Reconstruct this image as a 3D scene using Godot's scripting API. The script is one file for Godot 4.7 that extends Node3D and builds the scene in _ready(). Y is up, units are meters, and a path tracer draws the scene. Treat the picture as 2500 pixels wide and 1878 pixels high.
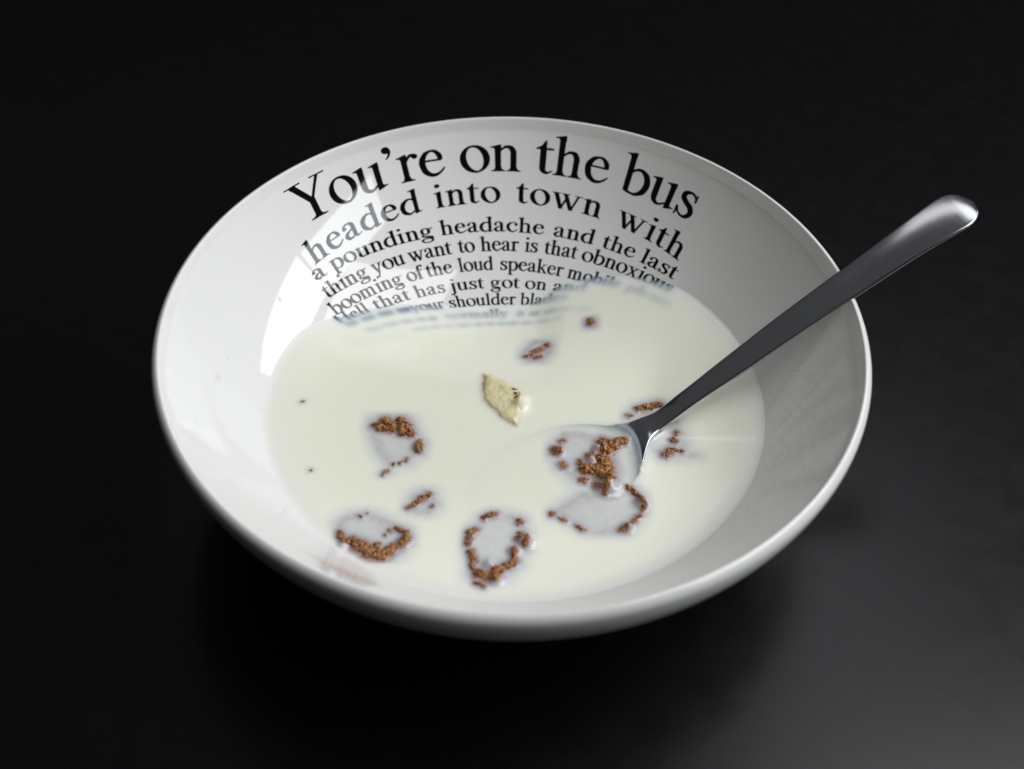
extends Node3D
# A white bowl of milk with bran flakes and a steel spoon on a black table. One unit is a metre; the rim of the bowl is at y = 0.

const OVAL := 1.03            # the bowl is a little wider than it is deep
const RIM := 0.0985           # radius of the inner wall at the rim
const DEPTH := 0.05
const CURVE := 3.26           # how the inner wall curves
const TABLE_Y := -0.0602
const MILK_Y := -0.0308
const MILK_TILT := Vector2(0.0104, 0.0191)
const CELL := 0.00026         # step of the grid on which the milk is worked out
const GRID := 608
const PRINT_S0 := 41.0        # the printed part of the wall: millimetres up the wall, and degrees to either side
const PRINT_S1 := 114.4
const PRINT_ANGLE := 64.0

const SPOON_AT := Vector3(0.04252, 0.0, 0.01212)
const SPOON_ALONG := Vector3(0.88309, 0.0, -0.4692)
const SPOON_ACROSS := Vector3(0.4692, 0.0, 0.88309)

# outlines of the pieces of cereal and the lumps of them that stand out of the milk, in millimetres: [x, z, x, z, radius, height]
const FLAKES := {
	"A": {"outline": [Vector2(-43.4, 9.81), Vector2(-36.88, 9.07), Vector2(-29.1, 13.3), Vector2(-25.35, 21.03), Vector2(-29.55, 28.16), Vector2(-35.55, 29.22), Vector2(-39.69, 23.25), Vector2(-42.34, 16.52)],
		"lumps": [[-40.56, 12.86, -37.9, 14.39, 1.12, 1.2], [-37.84, 11.39, -35.57, 13.73, 1.52, 1.6], [-33.1, 10.94, -32.47, 15.48, 1.28, 1.7], [-31.85, 11.93, -29.76, 16.23, 1.04, 1.3], [-26.94, 19.94, -27.15, 22.45, 0.96, 1], [-34.05, 27.98, -34.04, 28.07, 0.45, 0.25], [-32.21, 27.3, -32.2, 27.49, 0.48, 0.3], [-30.42, 26.12, -30.41, 26.22, 0.64, 0.05], [-35.84, 30.83, -36.63, 31.68, 0.58, 0.5], [-32.67, 16.08, -31.85, 16.16, 0.72, 0.8]]},
	"B": {"outline": [Vector2(-49.34, 49.3), Vector2(-45.6, 46.33), Vector2(-39.91, 45.19), Vector2(-33.87, 47.98), Vector2(-27.26, 51.72), Vector2(-26.34, 55.24), Vector2(-30.71, 59.24), Vector2(-34.49, 61.39), Vector2(-39.63, 60.66), Vector2(-44.47, 57.43), Vector2(-47.92, 54.97)],
		"lumps": [[-47.27, 53.2, -45.86, 56.83, 0.79, 1], [-43.64, 56.09, -41.47, 57.45, 1.32, 1.4], [-41.45, 57.56, -38.57, 59.31, 1.65, 1.7], [-38.48, 60.34, -34.49, 60.81, 1.45, 1.5], [-34.54, 60.23, -31.87, 58.37, 1.26, 1.4], [-29.73, 56.79, -28.02, 55.36, 0.93, 1], [-31.4, 51.35, -28.3, 52.99, 0.66, 0.7], [-28.7, 53.82, -28.46, 54.09, 0.66, 0.6], [-42.15, 47.12, -42.03, 47.19, 0.5, 0.35], [-39.99, 46.15, -39.93, 46.14, 0.24, 0.2], [-34.55, 53.74, -34.43, 53.81, 0.45, 0.08], [-33.07, 52.3, -33.55, 52.03, 0.5, 0.1], [-36.19, 57.09, -36.23, 57.93, 0.66, 0.7]]},
	"D": {"outline": [Vector2(-12, 54.59), Vector2(-8.45, 46.76), Vector2(-2.87, 44.42), Vector2(3.95, 46.71), Vector2(6.72, 54.22), Vector2(3.49, 62.39), Vector2(-1.69, 68.7), Vector2(-7.28, 67.88), Vector2(-11.41, 61.35)],
		"lumps": [[-7.14, 47.42, -5.73, 46.29, 0.63, 0.5], [-4.28, 45.99, -3.8, 45.88, 0.74, 0.6], [3.15, 48.3, 3.24, 48.39, 0.85, 0.7], [-9.25, 51.47, -10.65, 52.29, 0.77, 0.8], [-10.63, 52.88, -11.14, 56.23, 0.77, 0.8], [-10.16, 59.15, -9.26, 62.2, 0.83, 0.9], [-9.75, 63.72, -9.09, 64.74, 0.63, 0.6], [-8.11, 66.25, -3.89, 67.28, 1.14, 1.2], [-4.03, 68.15, -3.25, 68.32, 0.92, 1], [-3.59, 67.01, -2.55, 65.11, 1.29, 1.5], [-1.77, 65.37, -1.47, 64.8, 0.83, 1.2], [-0.25, 63.64, 1.91, 62.17, 0.96, 1.2], [1.94, 58.52, 1.98, 61.21, 0.74, 0.9], [2.44, 54.53, 3.85, 52.74, 0.77, 0.1], [4.75, 56.4, 4.83, 56.4, 0.85, 0.8], [5.45, 54.46, 5.53, 54.85, 0.66, 0.6]]},
	"K": {"outline": [Vector2(-10.04, 68.49), Vector2(-8.52, 67.9), Vector2(-5.37, 69.7), Vector2(-5.49, 70.99), Vector2(-7.95, 70.86), Vector2(-9.53, 69.78)],
		"lumps": [[-8.31, 69.33, -6.28, 70.4, 0.59, 0.4]]},
	"C": {"outline": [Vector2(-29.48, 42.99), Vector2(-28.03, 39.24), Vector2(-25.23, 36.99), Vector2(-21.22, 38.17), Vector2(-19.46, 43.4), Vector2(-22.69, 46.52), Vector2(-28.07, 45.72)],
		"lumps": [[-23.1, 39.46, -24.99, 40.62, 0.89, 0.5], [-25.44, 41.19, -28.43, 44.02, 0.66, 0.35], [-22.15, 43.17, -21.91, 43.16, 0.5, 0.05]]},
	"E": {"outline": [Vector2(12.36, 20.25), Vector2(15.27, 14.34), Vector2(20.41, 13.35), Vector2(27.01, 15.87), Vector2(35.65, 15.98), Vector2(31.43, 21.87), Vector2(30.62, 31.77), Vector2(28.04, 38.13), Vector2(22.38, 34.15), Vector2(17.47, 32.04), Vector2(14.06, 27.63)],
		"lumps": [[27.99, 18.48, 28.54, 21.65, 1.63, 1.4], [29.53, 18.7, 29.92, 20.14, 1.32, 1.3], [31.53, 18.33, 34.44, 17.25, 1.25, 1.2], [28.54, 21.9, 31.25, 19.82, 1.2, 1.3], [26.29, 24.15, 28.44, 24.96, 1.15, 1.1], [22.46, 28.63, 27.21, 29.09, 1.73, 1.5], [27.55, 25.18, 28.5, 29.11, 1.8, 1.6], [27.15, 31.05, 29.46, 32.66, 1.49, 1.5], [28.37, 33.79, 27.83, 37.36, 0.86, 0.8], [13.65, 21.71, 14.09, 21.99, 1.25, 0.8], [21.01, 27.13, 20.82, 25.72, 0.91, 0.5], [21.64, 32.74, 21.96, 32.74, 1.01, 0.6], [25.36, 34.95, 25.77, 35.49, 0.91, 0.1], [15.58, 27.05, 16.01, 27.6, 0.96, 0.02], [15.68, 17.86, 15.46, 18.01, 0.82, 0.02], [23.49, 23.53, 24.38, 22.94, 0.96, 0.15]]},
	"F": {"outline": [Vector2(11.82, 44.88), Vector2(20.61, 36.92), Vector2(28.49, 37.58), Vector2(34.41, 33.9), Vector2(39.79, 41.39), Vector2(35.78, 49.91), Vector2(31.1, 52.33), Vector2(22.79, 52.49), Vector2(17.24, 48.72)],
		"lumps": [[34.53, 35.27, 37.38, 38.21, 0.72, 0.7], [37.37, 38.48, 38.7, 41.41, 0.77, 0.7], [38.83, 41.47, 38.35, 44.41, 0.58, 0.15], [37.25, 45.49, 34.58, 48.69, 0.62, 0.15], [33.46, 50.01, 31.98, 50.55, 0.82, 0.5], [12.61, 45.32, 12.69, 45.32, 0.72, 0.5], [14.12, 46.59, 16.2, 47.6, 0.38, 0.1], [20.13, 50.07, 20.74, 50.58, 0.58, 0.3], [19.31, 49.47, 21.99, 51.24, 0.34, 0.05]]},
	"G": {"outline": [Vector2(34.83, 6.66), Vector2(39.8, 1.91), Vector2(46.74, 1.04), Vector2(51.64, 10.17), Vector2(53.15, 21.09), Vector2(56.86, 22.68), Vector2(47.01, 24.88), Vector2(42.8, 22.97)],
		"lumps": [[39.1, 4.48, 45.53, 2.74, 0.95, 0.9], [36.11, 7.35, 36.24, 7.35, 0.78, 0.04], [48.8, 16.99, 49.3, 17.15, 0.9, 0.5], [50.06, 14.03, 49.78, 14.38, 0.78, 0.05], [46.13, 22.44, 48.01, 21.06, 1.06, 0.5], [49.56, 20.95, 50.82, 21.26, 0.56, 0.3]]},
	"H": {"outline": [Vector2(2.65, -25.15), Vector2(6.66, -32.95), Vector2(12.67, -31.28), Vector2(13.23, -23.83), Vector2(9.89, -18.33), Vector2(4.66, -18.71)],
		"lumps": [[4.78, -22.29, 6.1, -22.79, 0.93, 0.35], [7.43, -25.11, 9.29, -26.24, 1.2, 0.6], [11.3, -28.91, 11.69, -27.57, 0.8, 0.4], [7.68, -21.1, 8.99, -21.89, 0.8, 0.4]]},
	"I": {"outline": [Vector2(24.52, -40.58), Vector2(26.94, -40.54), Vector2(27.33, -36.3), Vector2(25.81, -34.79), Vector2(24.54, -36.79)],
		"lumps": [[25.67, -39.02, 25.75, -37.23, 1.06, 0.4]]},
	"S1": {"outline": [Vector2(-58.5, 30.18), Vector2(-57.66, 30.16), Vector2(-57.55, 31.09), Vector2(-58.39, 31.11)],
		"lumps": [[-58.06, 30.74, -57.94, 30.73, 0.29, 0.25]]},
	"S2": {"outline": [Vector2(-64.59, 2.94), Vector2(-63.21, 2.91), Vector2(-63.08, 3.93), Vector2(-64.46, 3.96)],
		"lumps": [[-64.13, 3.5, -63.51, 3.48, 0.29, 0.12]]},
}
const FRUIT: Array[Vector2] = [Vector2(-8.73, -11.65), Vector2(-6.45, -10.23), Vector2(-2.64, -7.64), Vector2(-0.1, -4.49), Vector2(2.39, -3.44), Vector2(3.73, 0.09), Vector2(3.41, 3.23), Vector2(2.86, 8.38), Vector2(2.17, 11.99), Vector2(0.96, 12.01), Vector2(-2.58, 8.85), Vector2(-5.36, 5.28), Vector2(-8.04, 1.94), Vector2(-8.89, -3.41)]
const FRUIT_SPOTS: Array[Vector2] = [Vector2(0.75, -2.98), Vector2(1.29, -2.99), Vector2(1.32, -0.68), Vector2(1.46, -0.58), Vector2(1.48, 1.33), Vector2(1.62, 1.33), Vector2(-3.69, -4.64), Vector2(-2.82, -2.91), Vector2(2.68, -1.75), Vector2(3.38, -0.11), Vector2(-8.5, -8.7), Vector2(-8.34, -3.65)]

# where the milk climbs up what floats in it, in millimetres: [x, z, height, width]
const RISES := [[29.16, 34.58, 2.85, 2.03], [38.23, 41.05, 1.9, 1.15], [33.92, 49.48, 1.71, 1.01], [5.2, 55.07, 2.28, 1.28], [1.83, 58.27, 1.71, 0.94], [-2.73, 68.39, 1.71, 1.01], [-5.01, 63.04, 1.71, 1.08], [14.73, 21.88, 1.52, 0.94], [25.87, 20.57, 1.71, 0.94], [24.09, 25.04, 1.52, 0.94], [-28.66, 55.31, 1.71, 1.08], [2.85, 3.63, 2.09, 1.35], [3.22, 1.03, 1.52, 1.08], [-27.09, 20.3, 1.33, 0.81], [-45.92, 57.53, 1.14, 0.81]]

var arc_s := PackedFloat32Array()
var arc_r := PackedFloat32Array()
var lump_noise := FastNoiseLite.new()
var grain_noise := FastNoiseLite.new()
var slow_noise := FastNoiseLite.new()
var print_image: Image
var spoon_under: Array = []   # triangles of the spoon, for working out what lies how deep under the milk


func _ready() -> void:
	set_up_camera_and_light()
	measure_wall()
	set_up_noise()
	build_table()
	print_image = draw_print()
	build_bowl()
	build_spoon()
	build_cereal()
	build_milk()
	build_drops()


# ---------------------------------------------------------------- camera and light

func set_up_camera_and_light() -> void:
	var camera := Camera3D.new()
	camera.name = "camera"
	camera.position = Vector3(0, 0.27135, 0.26849)
	camera.basis = Basis.from_euler(Vector3(-0.83503, -0.00079, 0.02282), EULER_ORDER_YXZ)
	var lens := CameraAttributesPhysical.new()
	lens.frustum_focal_length = 40.894
	lens.frustum_near = 0.01
	lens.frustum_far = 30.0
	lens.frustum_focus_distance = 0.405
	lens.exposure_aperture = 7.5
	camera.attributes = lens
	add_child(camera)
	camera.current = true

	var env := Environment.new()
	env.background_mode = Environment.BG_COLOR
	env.background_color = Color(0.014, 0.0145, 0.016).linear_to_srgb()
	env.tonemap_mode = Environment.TONE_MAPPER_LINEAR
	env.tonemap_exposure = 1.3
	env.sdfgi_enabled = true
	env.ssao_enabled = true
	env.ssil_enabled = true
	var world := WorldEnvironment.new()
	world.name = "world"
	world.environment = env
	add_child(world)

	# daylight from a window of two panes to the right
	area_light("window_light", Vector3(1.2, 0.785, -0.52), Vector3(-1, 0, 0), 6.0, Vector2(1.03, 0.40), 0.7, Color(0.965, 0.98, 1.0))
	area_light("window_light_001", Vector3(1.2, 0.965, 0.475), Vector3(-1, 0, 0), 12.0, Vector2(0.96, 0.42), 0.66, Color(0.965, 0.98, 1.0))
	# daylight through a skylight, two lit ceiling panels, and the dim ceiling round them, which the table and the spoon mirror
	area_light("skylight", Vector3(1.0, 1.5, -0.12), Vector3(0, -1, 0), 0.0, Vector2(1.2, 1.05), 1.6, Color(0.985, 0.988, 1.0))
	area_light("panel_light", Vector3(-0.13, 1.5, -1.06), Vector3(0, -1, 0), 0.0, Vector2(0.58, 0.26), 0.045, Color(0.985, 0.988, 1.0))
	area_light("panel_light_001", Vector3(0.44, 1.5, -1.02), Vector3(0, -1, 0), 0.0, Vector2(0.56, 0.5), 0.125, Color(0.97, 0.975, 1.0))
	area_light("ceiling_light", Vector3(-0.2, 1.9, -1.2), Vector3(0, -1, 0), 0.0, Vector2(3.6, 3.6), 0.15, Color(0.97, 0.98, 1.0))


func area_light(called: String, at: Vector3, towards: Vector3, roll: float, size: Vector2, energy: float, color: Color) -> void:
	var l := AreaLight3D.new()
	l.name = called
	l.area_size = size
	l.light_energy = energy
	l.light_color = color
	l.shadow_enabled = true
	l.position = at
	l.basis = Basis.looking_at(towards, Vector3.UP if absf(towards.y) < 0.9 else Vector3.FORWARD).rotated(towards.normalized(), deg_to_rad(roll))
	add_child(l)


# ---------------------------------------------------------------- helpers

func tag(o: Node3D, label: String, category: String, group := "") -> void:
	o.set_meta("label", label)
	o.set_meta("category", category)
	if group:
		o.set_meta("group", group)


func put(called: String, mesh: Mesh, material: Material, parent: Node3D = self) -> MeshInstance3D:
	var o := MeshInstance3D.new()
	o.name = called
	o.mesh = mesh
	if material:
		o.material_override = material
	parent.add_child(o, true)
	return o


func arrays_to_mesh(v: PackedVector3Array, n: PackedVector3Array, index: PackedInt32Array, uv := PackedVector2Array(), c := PackedColorArray()) -> ArrayMesh:
	var a := []
	a.resize(Mesh.ARRAY_MAX)
	a[Mesh.ARRAY_VERTEX] = v
	a[Mesh.ARRAY_NORMAL] = n
	a[Mesh.ARRAY_INDEX] = index
	if uv.size():
		a[Mesh.ARRAY_TEX_UV] = uv
	if c.size():
		a[Mesh.ARRAY_COLOR] = c
	var m := ArrayMesh.new()
	m.add_surface_from_arrays(Mesh.PRIMITIVE_TRIANGLES, a)
	return m


func smooth(a: float, b: float, x: float) -> float:
	return smoothstep(a, b, x)


func along(table: Array, x: float) -> float:
	# a smooth curve through [x, value] points
	var last: int = table.size() - 1
	if x <= table[0][0]:
		return table[0][1]
	if x >= table[last][0]:
		return table[last][1]
	var i := 0
	while table[i + 1][0] < x:
		i += 1
	var p0: Array = table[maxi(i - 1, 0)]
	var p1: Array = table[i]
	var p2: Array = table[i + 1]
	var p3: Array = table[mini(i + 2, last)]
	var w: float = p2[0] - p1[0]
	var t: float = (x - p1[0]) / w
	var m1: float = (p2[1] - p0[1]) / (p2[0] - p0[0]) * w
	var m2: float = (p3[1] - p1[1]) / (p3[0] - p1[0]) * w
	var t2 := t * t
	var t3 := t2 * t
	return (2.0 * t3 - 3.0 * t2 + 1.0) * p1[1] + (t3 - 2.0 * t2 + t) * m1 + (3.0 * t2 - 2.0 * t3) * p2[1] + (t3 - t2) * m2


func set_up_noise() -> void:
	lump_noise.noise_type = FastNoiseLite.TYPE_SIMPLEX_SMOOTH
	lump_noise.seed = 7
	lump_noise.frequency = 0.55
	lump_noise.fractal_octaves = 2
	grain_noise.noise_type = FastNoiseLite.TYPE_CELLULAR
	grain_noise.seed = 21
	grain_noise.frequency = 1.15
	grain_noise.fractal_type = FastNoiseLite.FRACTAL_NONE
	slow_noise.noise_type = FastNoiseLite.TYPE_SIMPLEX_SMOOTH
	slow_noise.seed = 3
	slow_noise.frequency = 0.05


# ---------------------------------------------------------------- table

func build_table() -> void:
	var m := StandardMaterial3D.new()
	m.albedo_color = Color(0.0016, 0.0017, 0.002).linear_to_srgb()
	m.metallic_specular = 0.42
	var n := FastNoiseLite.new()
	n.seed = 11
	n.frequency = 0.02
	n.fractal_octaves = 4
	var t := NoiseTexture2D.new()
	t.width = 512
	t.height = 512
	t.seamless = true
	t.noise = n
	var ramp := Gradient.new()
	ramp.set_color(0, Color(0.25, 0.25, 0.25))
	ramp.set_color(1, Color(0.3, 0.3, 0.3))
	t.color_ramp = ramp
	m.roughness = 1.0
	m.roughness_texture = t
	m.uv1_triplanar = true
	m.uv1_world_triplanar = true
	m.uv1_scale = Vector3(7, 7, 7)
	var box := BoxMesh.new()
	box.size = Vector3(2.4, 0.03, 2.0)
	var o := put("table", box, m)
	o.position = Vector3(0, TABLE_Y - 0.015, -0.35)
	o.set_meta("kind", "structure")
	o.set_meta("label", "black satin table top under the white bowl")


# ---------------------------------------------------------------- bowl

func wall_y(r: float) -> float:
	return -DEPTH * (1.0 - pow(r / RIM, CURVE))


func wall_slope(r: float) -> float:
	return DEPTH * CURVE / RIM * pow(r / RIM, CURVE - 1.0)


func measure_wall() -> void:
	var s := 0.0
	var steps := 3000
	for i in steps + 1:
		var r := RIM * i / steps
		if i:
			s += Vector2(RIM / steps, wall_y(r) - wall_y(RIM * (i - 1) / steps)).length()
		arc_s.append(s * 1000.0)
		arc_r.append(r)


func s_of(r: float) -> float:
	var k := clampf(r / RIM * 3000.0, 0.0, 2999.99)
	var i := int(k)
	return lerpf(arc_s[i], arc_s[i + 1], k - i)


func r_of(s: float) -> float:
	var i := clampi(arc_s.bsearch(s), 1, 3000)
	return lerpf(arc_r[i - 1], arc_r[i], (s - arc_s[i - 1]) / (arc_s[i] - arc_s[i - 1]))


func build_bowl() -> void:
	var bowl := Node3D.new()
	bowl.name = "cereal_bowl"
	add_child(bowl)
	tag(bowl, "white glazed bowl with black printed sentences inside, holding milk and a spoon", "bowl")
	# profile as [r, y, s or -1]
	var prof := []
	var s := 0.0
	while s < PRINT_S0 - 0.1:
		prof.append([r_of(s), wall_y(r_of(s)), s])
		s += 3.0
	s = PRINT_S0
	while s < PRINT_S1 - 0.01:
		prof.append([r_of(s), wall_y(r_of(s)), s])
		s += 2.0
	var r0 := r_of(PRINT_S1)
	prof.append([r0, wall_y(r0), PRINT_S1])
	var last_print := prof.size() - 1
	# the lip
	var a := Vector2(r0, wall_y(r0))
	var dir := Vector2(1, wall_slope(r0)).normalized()
	var crest := Vector2(0.0985, 0.0016)
	for i in range(1, 13):
		var t := i / 12.0
		var p := a.bezier_interpolate(a + dir * 0.0015, crest - Vector2(0.0008, 0.0001), crest, t)
		prof.append([p.x, p.y, -1.0])
	var outer := Vector2(0.1005, -0.0014)
	for i in range(1, 9):
		var t := i / 8.0
		var p := crest.bezier_interpolate(crest + Vector2(0.0011, -0.0002), outer + Vector2(0, 0.0014), outer, t)
		prof.append([p.x, p.y, -1.0])
	var outside := [[0.1005, -0.0014], [0.1003, -0.004], [0.0991, -0.0084], [0.0968, -0.0138], [0.0914, -0.022], [0.0845, -0.0325], [0.0745, -0.0437], [0.062, -0.0512], [0.0515, -0.0555], [0.0485, -0.0578]]
	var pts := PackedVector2Array()
	for p in outside:
		pts.append(Vector2(p[0], p[1]))
	for i in range(0, pts.size() - 1):
		for k in range(1, 6):
			var q := pts[i].cubic_interpolate(pts[i + 1], pts[maxi(i - 1, 0)], pts[mini(i + 2, pts.size() - 1)], k / 5.0)
			prof.append([q.x, q.y, -1.0])
	for p in [[0.0478, -0.0596], [0.0465, -0.0602], [0.0435, -0.0602], [0.0422, -0.0592], [0.0412, -0.057], [0.038, -0.0562], [0.0, -0.0558]]:
		prof.append([p[0], p[1], -1.0])
	# normals of the profile
	var nr := PackedVector2Array()
	for i in prof.size():
		var p: Array = prof[maxi(i - 1, 0)]
		var q: Array = prof[mini(i + 1, prof.size() - 1)]
		var d := Vector2(q[0] - p[0], q[1] - p[1]).normalized()
		nr.append(Vector2(-d.y, d.x))
	nr[0] = Vector2(0, 1)
	var turns := 360
	var v := PackedVector3Array()
	var n := PackedVector3Array()
	var uv := PackedVector2Array()
	for i in prof.size():
		for j in turns + 1:
			var deg := -180.0 + 360.0 * j / turns
			var th := deg_to_rad(deg)
			v.append(Vector3(prof[i][0] * sin(th) * OVAL, prof[i][1], -prof[i][0] * cos(th)))
			n.append(Vector3(nr[i].x * sin(th) / OVAL, nr[i].y, -nr[i].x * cos(th)).normalized())
			var sv: float = prof[i][2]
			uv.append(Vector2((deg + 180.0) / 360.0, 1.0 - (sv / 124.0 if sv >= 0.0 else 0.999)))
	var plain_index := PackedInt32Array()
	var print_index := PackedInt32Array()
	var w := turns + 1
	for i in prof.size() - 1:
		for j in turns:
			var deg := -180.0 + 360.0 * (j + 0.5) / turns
			var k := i * w + j
			var quad := PackedInt32Array([k, k + w, k + 1, k + 1, k + w, k + w + 1])
			if prof[i][2] >= PRINT_S0 - 0.01 and i < last_print and absf(deg) < PRINT_ANGLE:
				print_index.append_array(quad)
			else:
				plain_index.append_array(quad)
	var print_uv := PackedVector2Array()
	for i in prof.size():
		for j in turns + 1:
			var deg := -180.0 + 360.0 * j / turns
			print_uv.append(Vector2((deg + PRINT_ANGLE) / (2.0 * PRINT_ANGLE), 1.0 - (float(prof[i][2]) - PRINT_S0) / (PRINT_S1 - PRINT_S0)))
	var mesh := arrays_to_mesh(v, n, plain_index, uv)
	var arr := []
	arr.resize(Mesh.ARRAY_MAX)
	arr[Mesh.ARRAY_VERTEX] = v
	arr[Mesh.ARRAY_NORMAL] = n
	arr[Mesh.ARRAY_TEX_UV] = print_uv
	arr[Mesh.ARRAY_INDEX] = print_index
	mesh.add_surface_from_arrays(Mesh.PRIMITIVE_TRIANGLES, arr)
	mesh.surface_set_material(0, glaze(ImageTexture.create_from_image(draw_plain_glaze())))
	mesh.surface_set_material(1, glaze(ImageTexture.create_from_image(print_image)))
	put("glazed_body", mesh, null, bowl)


func glaze(t: Texture2D) -> StandardMaterial3D:
	var m := StandardMaterial3D.new()
	m.albedo_texture = t
	m.texture_repeat = false
	m.roughness = 0.045
	m.metallic_specular = 0.5
	return m


const GLAZE := Color(0.915, 0.913, 0.9)


func draw_plain_glaze() -> Image:
	# the bare glaze: almost even, with a few pin holes and faint dried stains
	var im := Image.create_empty(2048, 512, false, Image.FORMAT_RGB8)
	im.fill(GLAZE)
	var rng := RandomNumberGenerator.new()
	rng.seed = 5
	for i in 90:
		var x := rng.randi_range(0, 2046)
		var y := rng.randi_range(20, 300)
		im.set_pixel(x, y, GLAZE.lerp(Color(0.25, 0.22, 0.2), rng.randf_range(0.15, 0.5)))
	# [degrees, s, half width in degrees, half height in s, strength, colour]
	for st in [[-151.0, 93.0, 9.0, 5.0, 0.3, Color(0.74, 0.58, 0.5)], [-146.0, 96.0, 6.0, 2.2, 0.24, Color(0.75, 0.56, 0.42)], [-156.0, 90.5, 5.0, 2.5, 0.14, Color(0.7, 0.6, 0.5)], [-93.8, 94.8, 1.6, 1.6, 0.3, Color(0.78, 0.74, 0.6)], [-70.0, 80.0, 5.0, 1.5, 0.05, Color(0.7, 0.66, 0.56)], [120.0, 90.0, 9.0, 1.2, 0.08, Color(0.72, 0.72, 0.66)], [133.0, 96.0, 6.0, 0.8, 0.16, Color(0.6, 0.57, 0.5)]]:
		var cx: float = (st[0] + 180.0) / 360.0 * 2048.0
		var cy: float = (1.0 - st[1] / 124.0) * 512.0
		var hx: float = st[2] / 360.0 * 2048.0
		var hy: float = st[3] / 124.0 * 512.0
		for y in range(maxi(0, int(cy - hy)), mini(511, int(cy + hy) + 1)):
			for x in range(maxi(0, int(cx - hx)), mini(2047, int(cx + hx) + 1)):
				var d := Vector2((x - cx) / hx, (y - cy) / hy).length()
				var k: float = clampf(1.0 - d, 0.0, 1.0) * clampf(0.6 + 1.3 * lump_noise.get_noise_2d(x * 0.35, y * 0.35), 0.0, 1.4) * st[4] * 1.6
				im.set_pixel(x, y, im.get_pixel(x, y).lerp(st[5], clampf(k, 0.0, 0.8)))
	# thin dried streaks on the right wall
	for y in range(60, 190):
		for x in range(1390, 1900):
			var fade := smoothstep(60.0, 90.0, y) * (1.0 - smoothstep(160.0, 190.0, y)) * smoothstep(1390.0, 1480.0, x) * (1.0 - smoothstep(1780.0, 1900.0, x))
			var k := lump_noise.get_noise_2d((x + y * 1.6) * 0.16, (y - x * 0.3) * 0.03)
			im.set_pixel(x, y, im.get_pixel(x, y).lerp(Color(0.8, 0.8, 0.78) if k > 0.0 else Color(0.95, 0.95, 0.94), absf(k) * fade * 0.26))
	return im


# ---------------------------------------------------------------- the print: letters drawn from strokes, in thousandths of an em

func stroke(p: Array) -> Array:
	# a pen line through [x, y, width] points
	var left := PackedVector2Array()
	var right := PackedVector2Array()
	var last := p.size() - 1
	for i in last:
		var a: Array = p[maxi(i - 1, 0)]
		var b: Array = p[i]
		var c: Array = p[i + 1]
		var d: Array = p[mini(i + 2, last)]
		var va := Vector2(a[0], a[1])
		var vb := Vector2(b[0], b[1])
		var vc := Vector2(c[0], c[1])
		var vd := Vector2(d[0], d[1])
		var steps := 8
		for k in steps + (1 if i == last - 1 else 0):
			var t := float(k) / steps
			var q := vb.cubic_interpolate(vc, va, vd, t)
			var q2 := vb.cubic_interpolate(vc, va, vd, t + 0.02)
			var q1 := vb.cubic_interpolate(vc, va, vd, t - 0.02)
			var side := (q2 - q1).normalized().orthogonal() * lerpf(b[2], c[2], smoothstep(0.0, 1.0, t)) * 0.5
			left.append(q + side)
			right.append(q - side)
	right.reverse()
	left.append_array(right)
	return [left]


func poly(p: Array) -> Array:
	var out := PackedVector2Array()
	for q in p:
		out.append(Vector2(q[0], q[1]))
	return [out]


func disc(x: float, y: float, r: float) -> Array:
	var out := PackedVector2Array()
	for i in 24:
		out.append(Vector2(x, y) + Vector2.from_angle(TAU * i / 24) * r)
	return [out]


func ring(cx: float, cy: float, rx: float, ry: float, ix: float, iy: float, lean := 0.0) -> Array:
	var a := PackedVector2Array()
	var b := PackedVector2Array()
	for i in 48:
		var t := TAU * i / 48
		a.append(Vector2(cx + rx * cos(t), cy + ry * sin(t)))
		b.append(Vector2(cx, cy) + Vector2(ix * cos(-t), iy * sin(-t)).rotated(lean))
	return [a, b]


func foot(x: float, y: float, w: float, left := 62.0, right := 62.0, up := 1.0) -> Array:
	# a bracketed serif under (or with up = -1 on top of) a stem from x to x + w
	return poly([[x - left, y], [x + w + right, y], [x + w + right, y + 17 * up], [x + w + right * 0.45, y + 24 * up], [x + w + 10, y + 42 * up], [x + w, y + 78 * up], [x, y + 78 * up], [x - 10, y + 42 * up], [x - left * 0.45, y + 24 * up], [x - left, y + 17 * up]])


func flag(x: float, y: float, w: float) -> Array:
	# the slanted serif at the head of a stem
	return poly([[x + w, y - 90], [x + w, y + 10], [x + w - 14, y + 10], [x - 66, y - 26], [x - 66, y - 42], [x - 30, y - 44], [x - 8, y - 56], [x, y - 86]])


func bar(x0: float, y0: float, x1: float, y1: float) -> Array:
	return poly([[x0, y0], [x1, y0], [x1, y1], [x0, y1]])


func slant(x0: float, y0: float, x1: float, y1: float, w: float) -> Array:
	return poly([[x0 - w / 2, y0], [x0 + w / 2, y0], [x1 + w / 2, y1], [x1 - w / 2, y1]])


func arch(x: float) -> Array:
	# the shoulder of n, h and m, which leaves a stem whose right edge is at x
	return stroke([[x - 6, 342, 16], [x + 36, 392, 30], [x + 98, 424, 50], [x + 162, 402, 74], [x + 196, 330, 82], [x + 198, 240, 82], [x + 198, 20, 82]])


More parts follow.
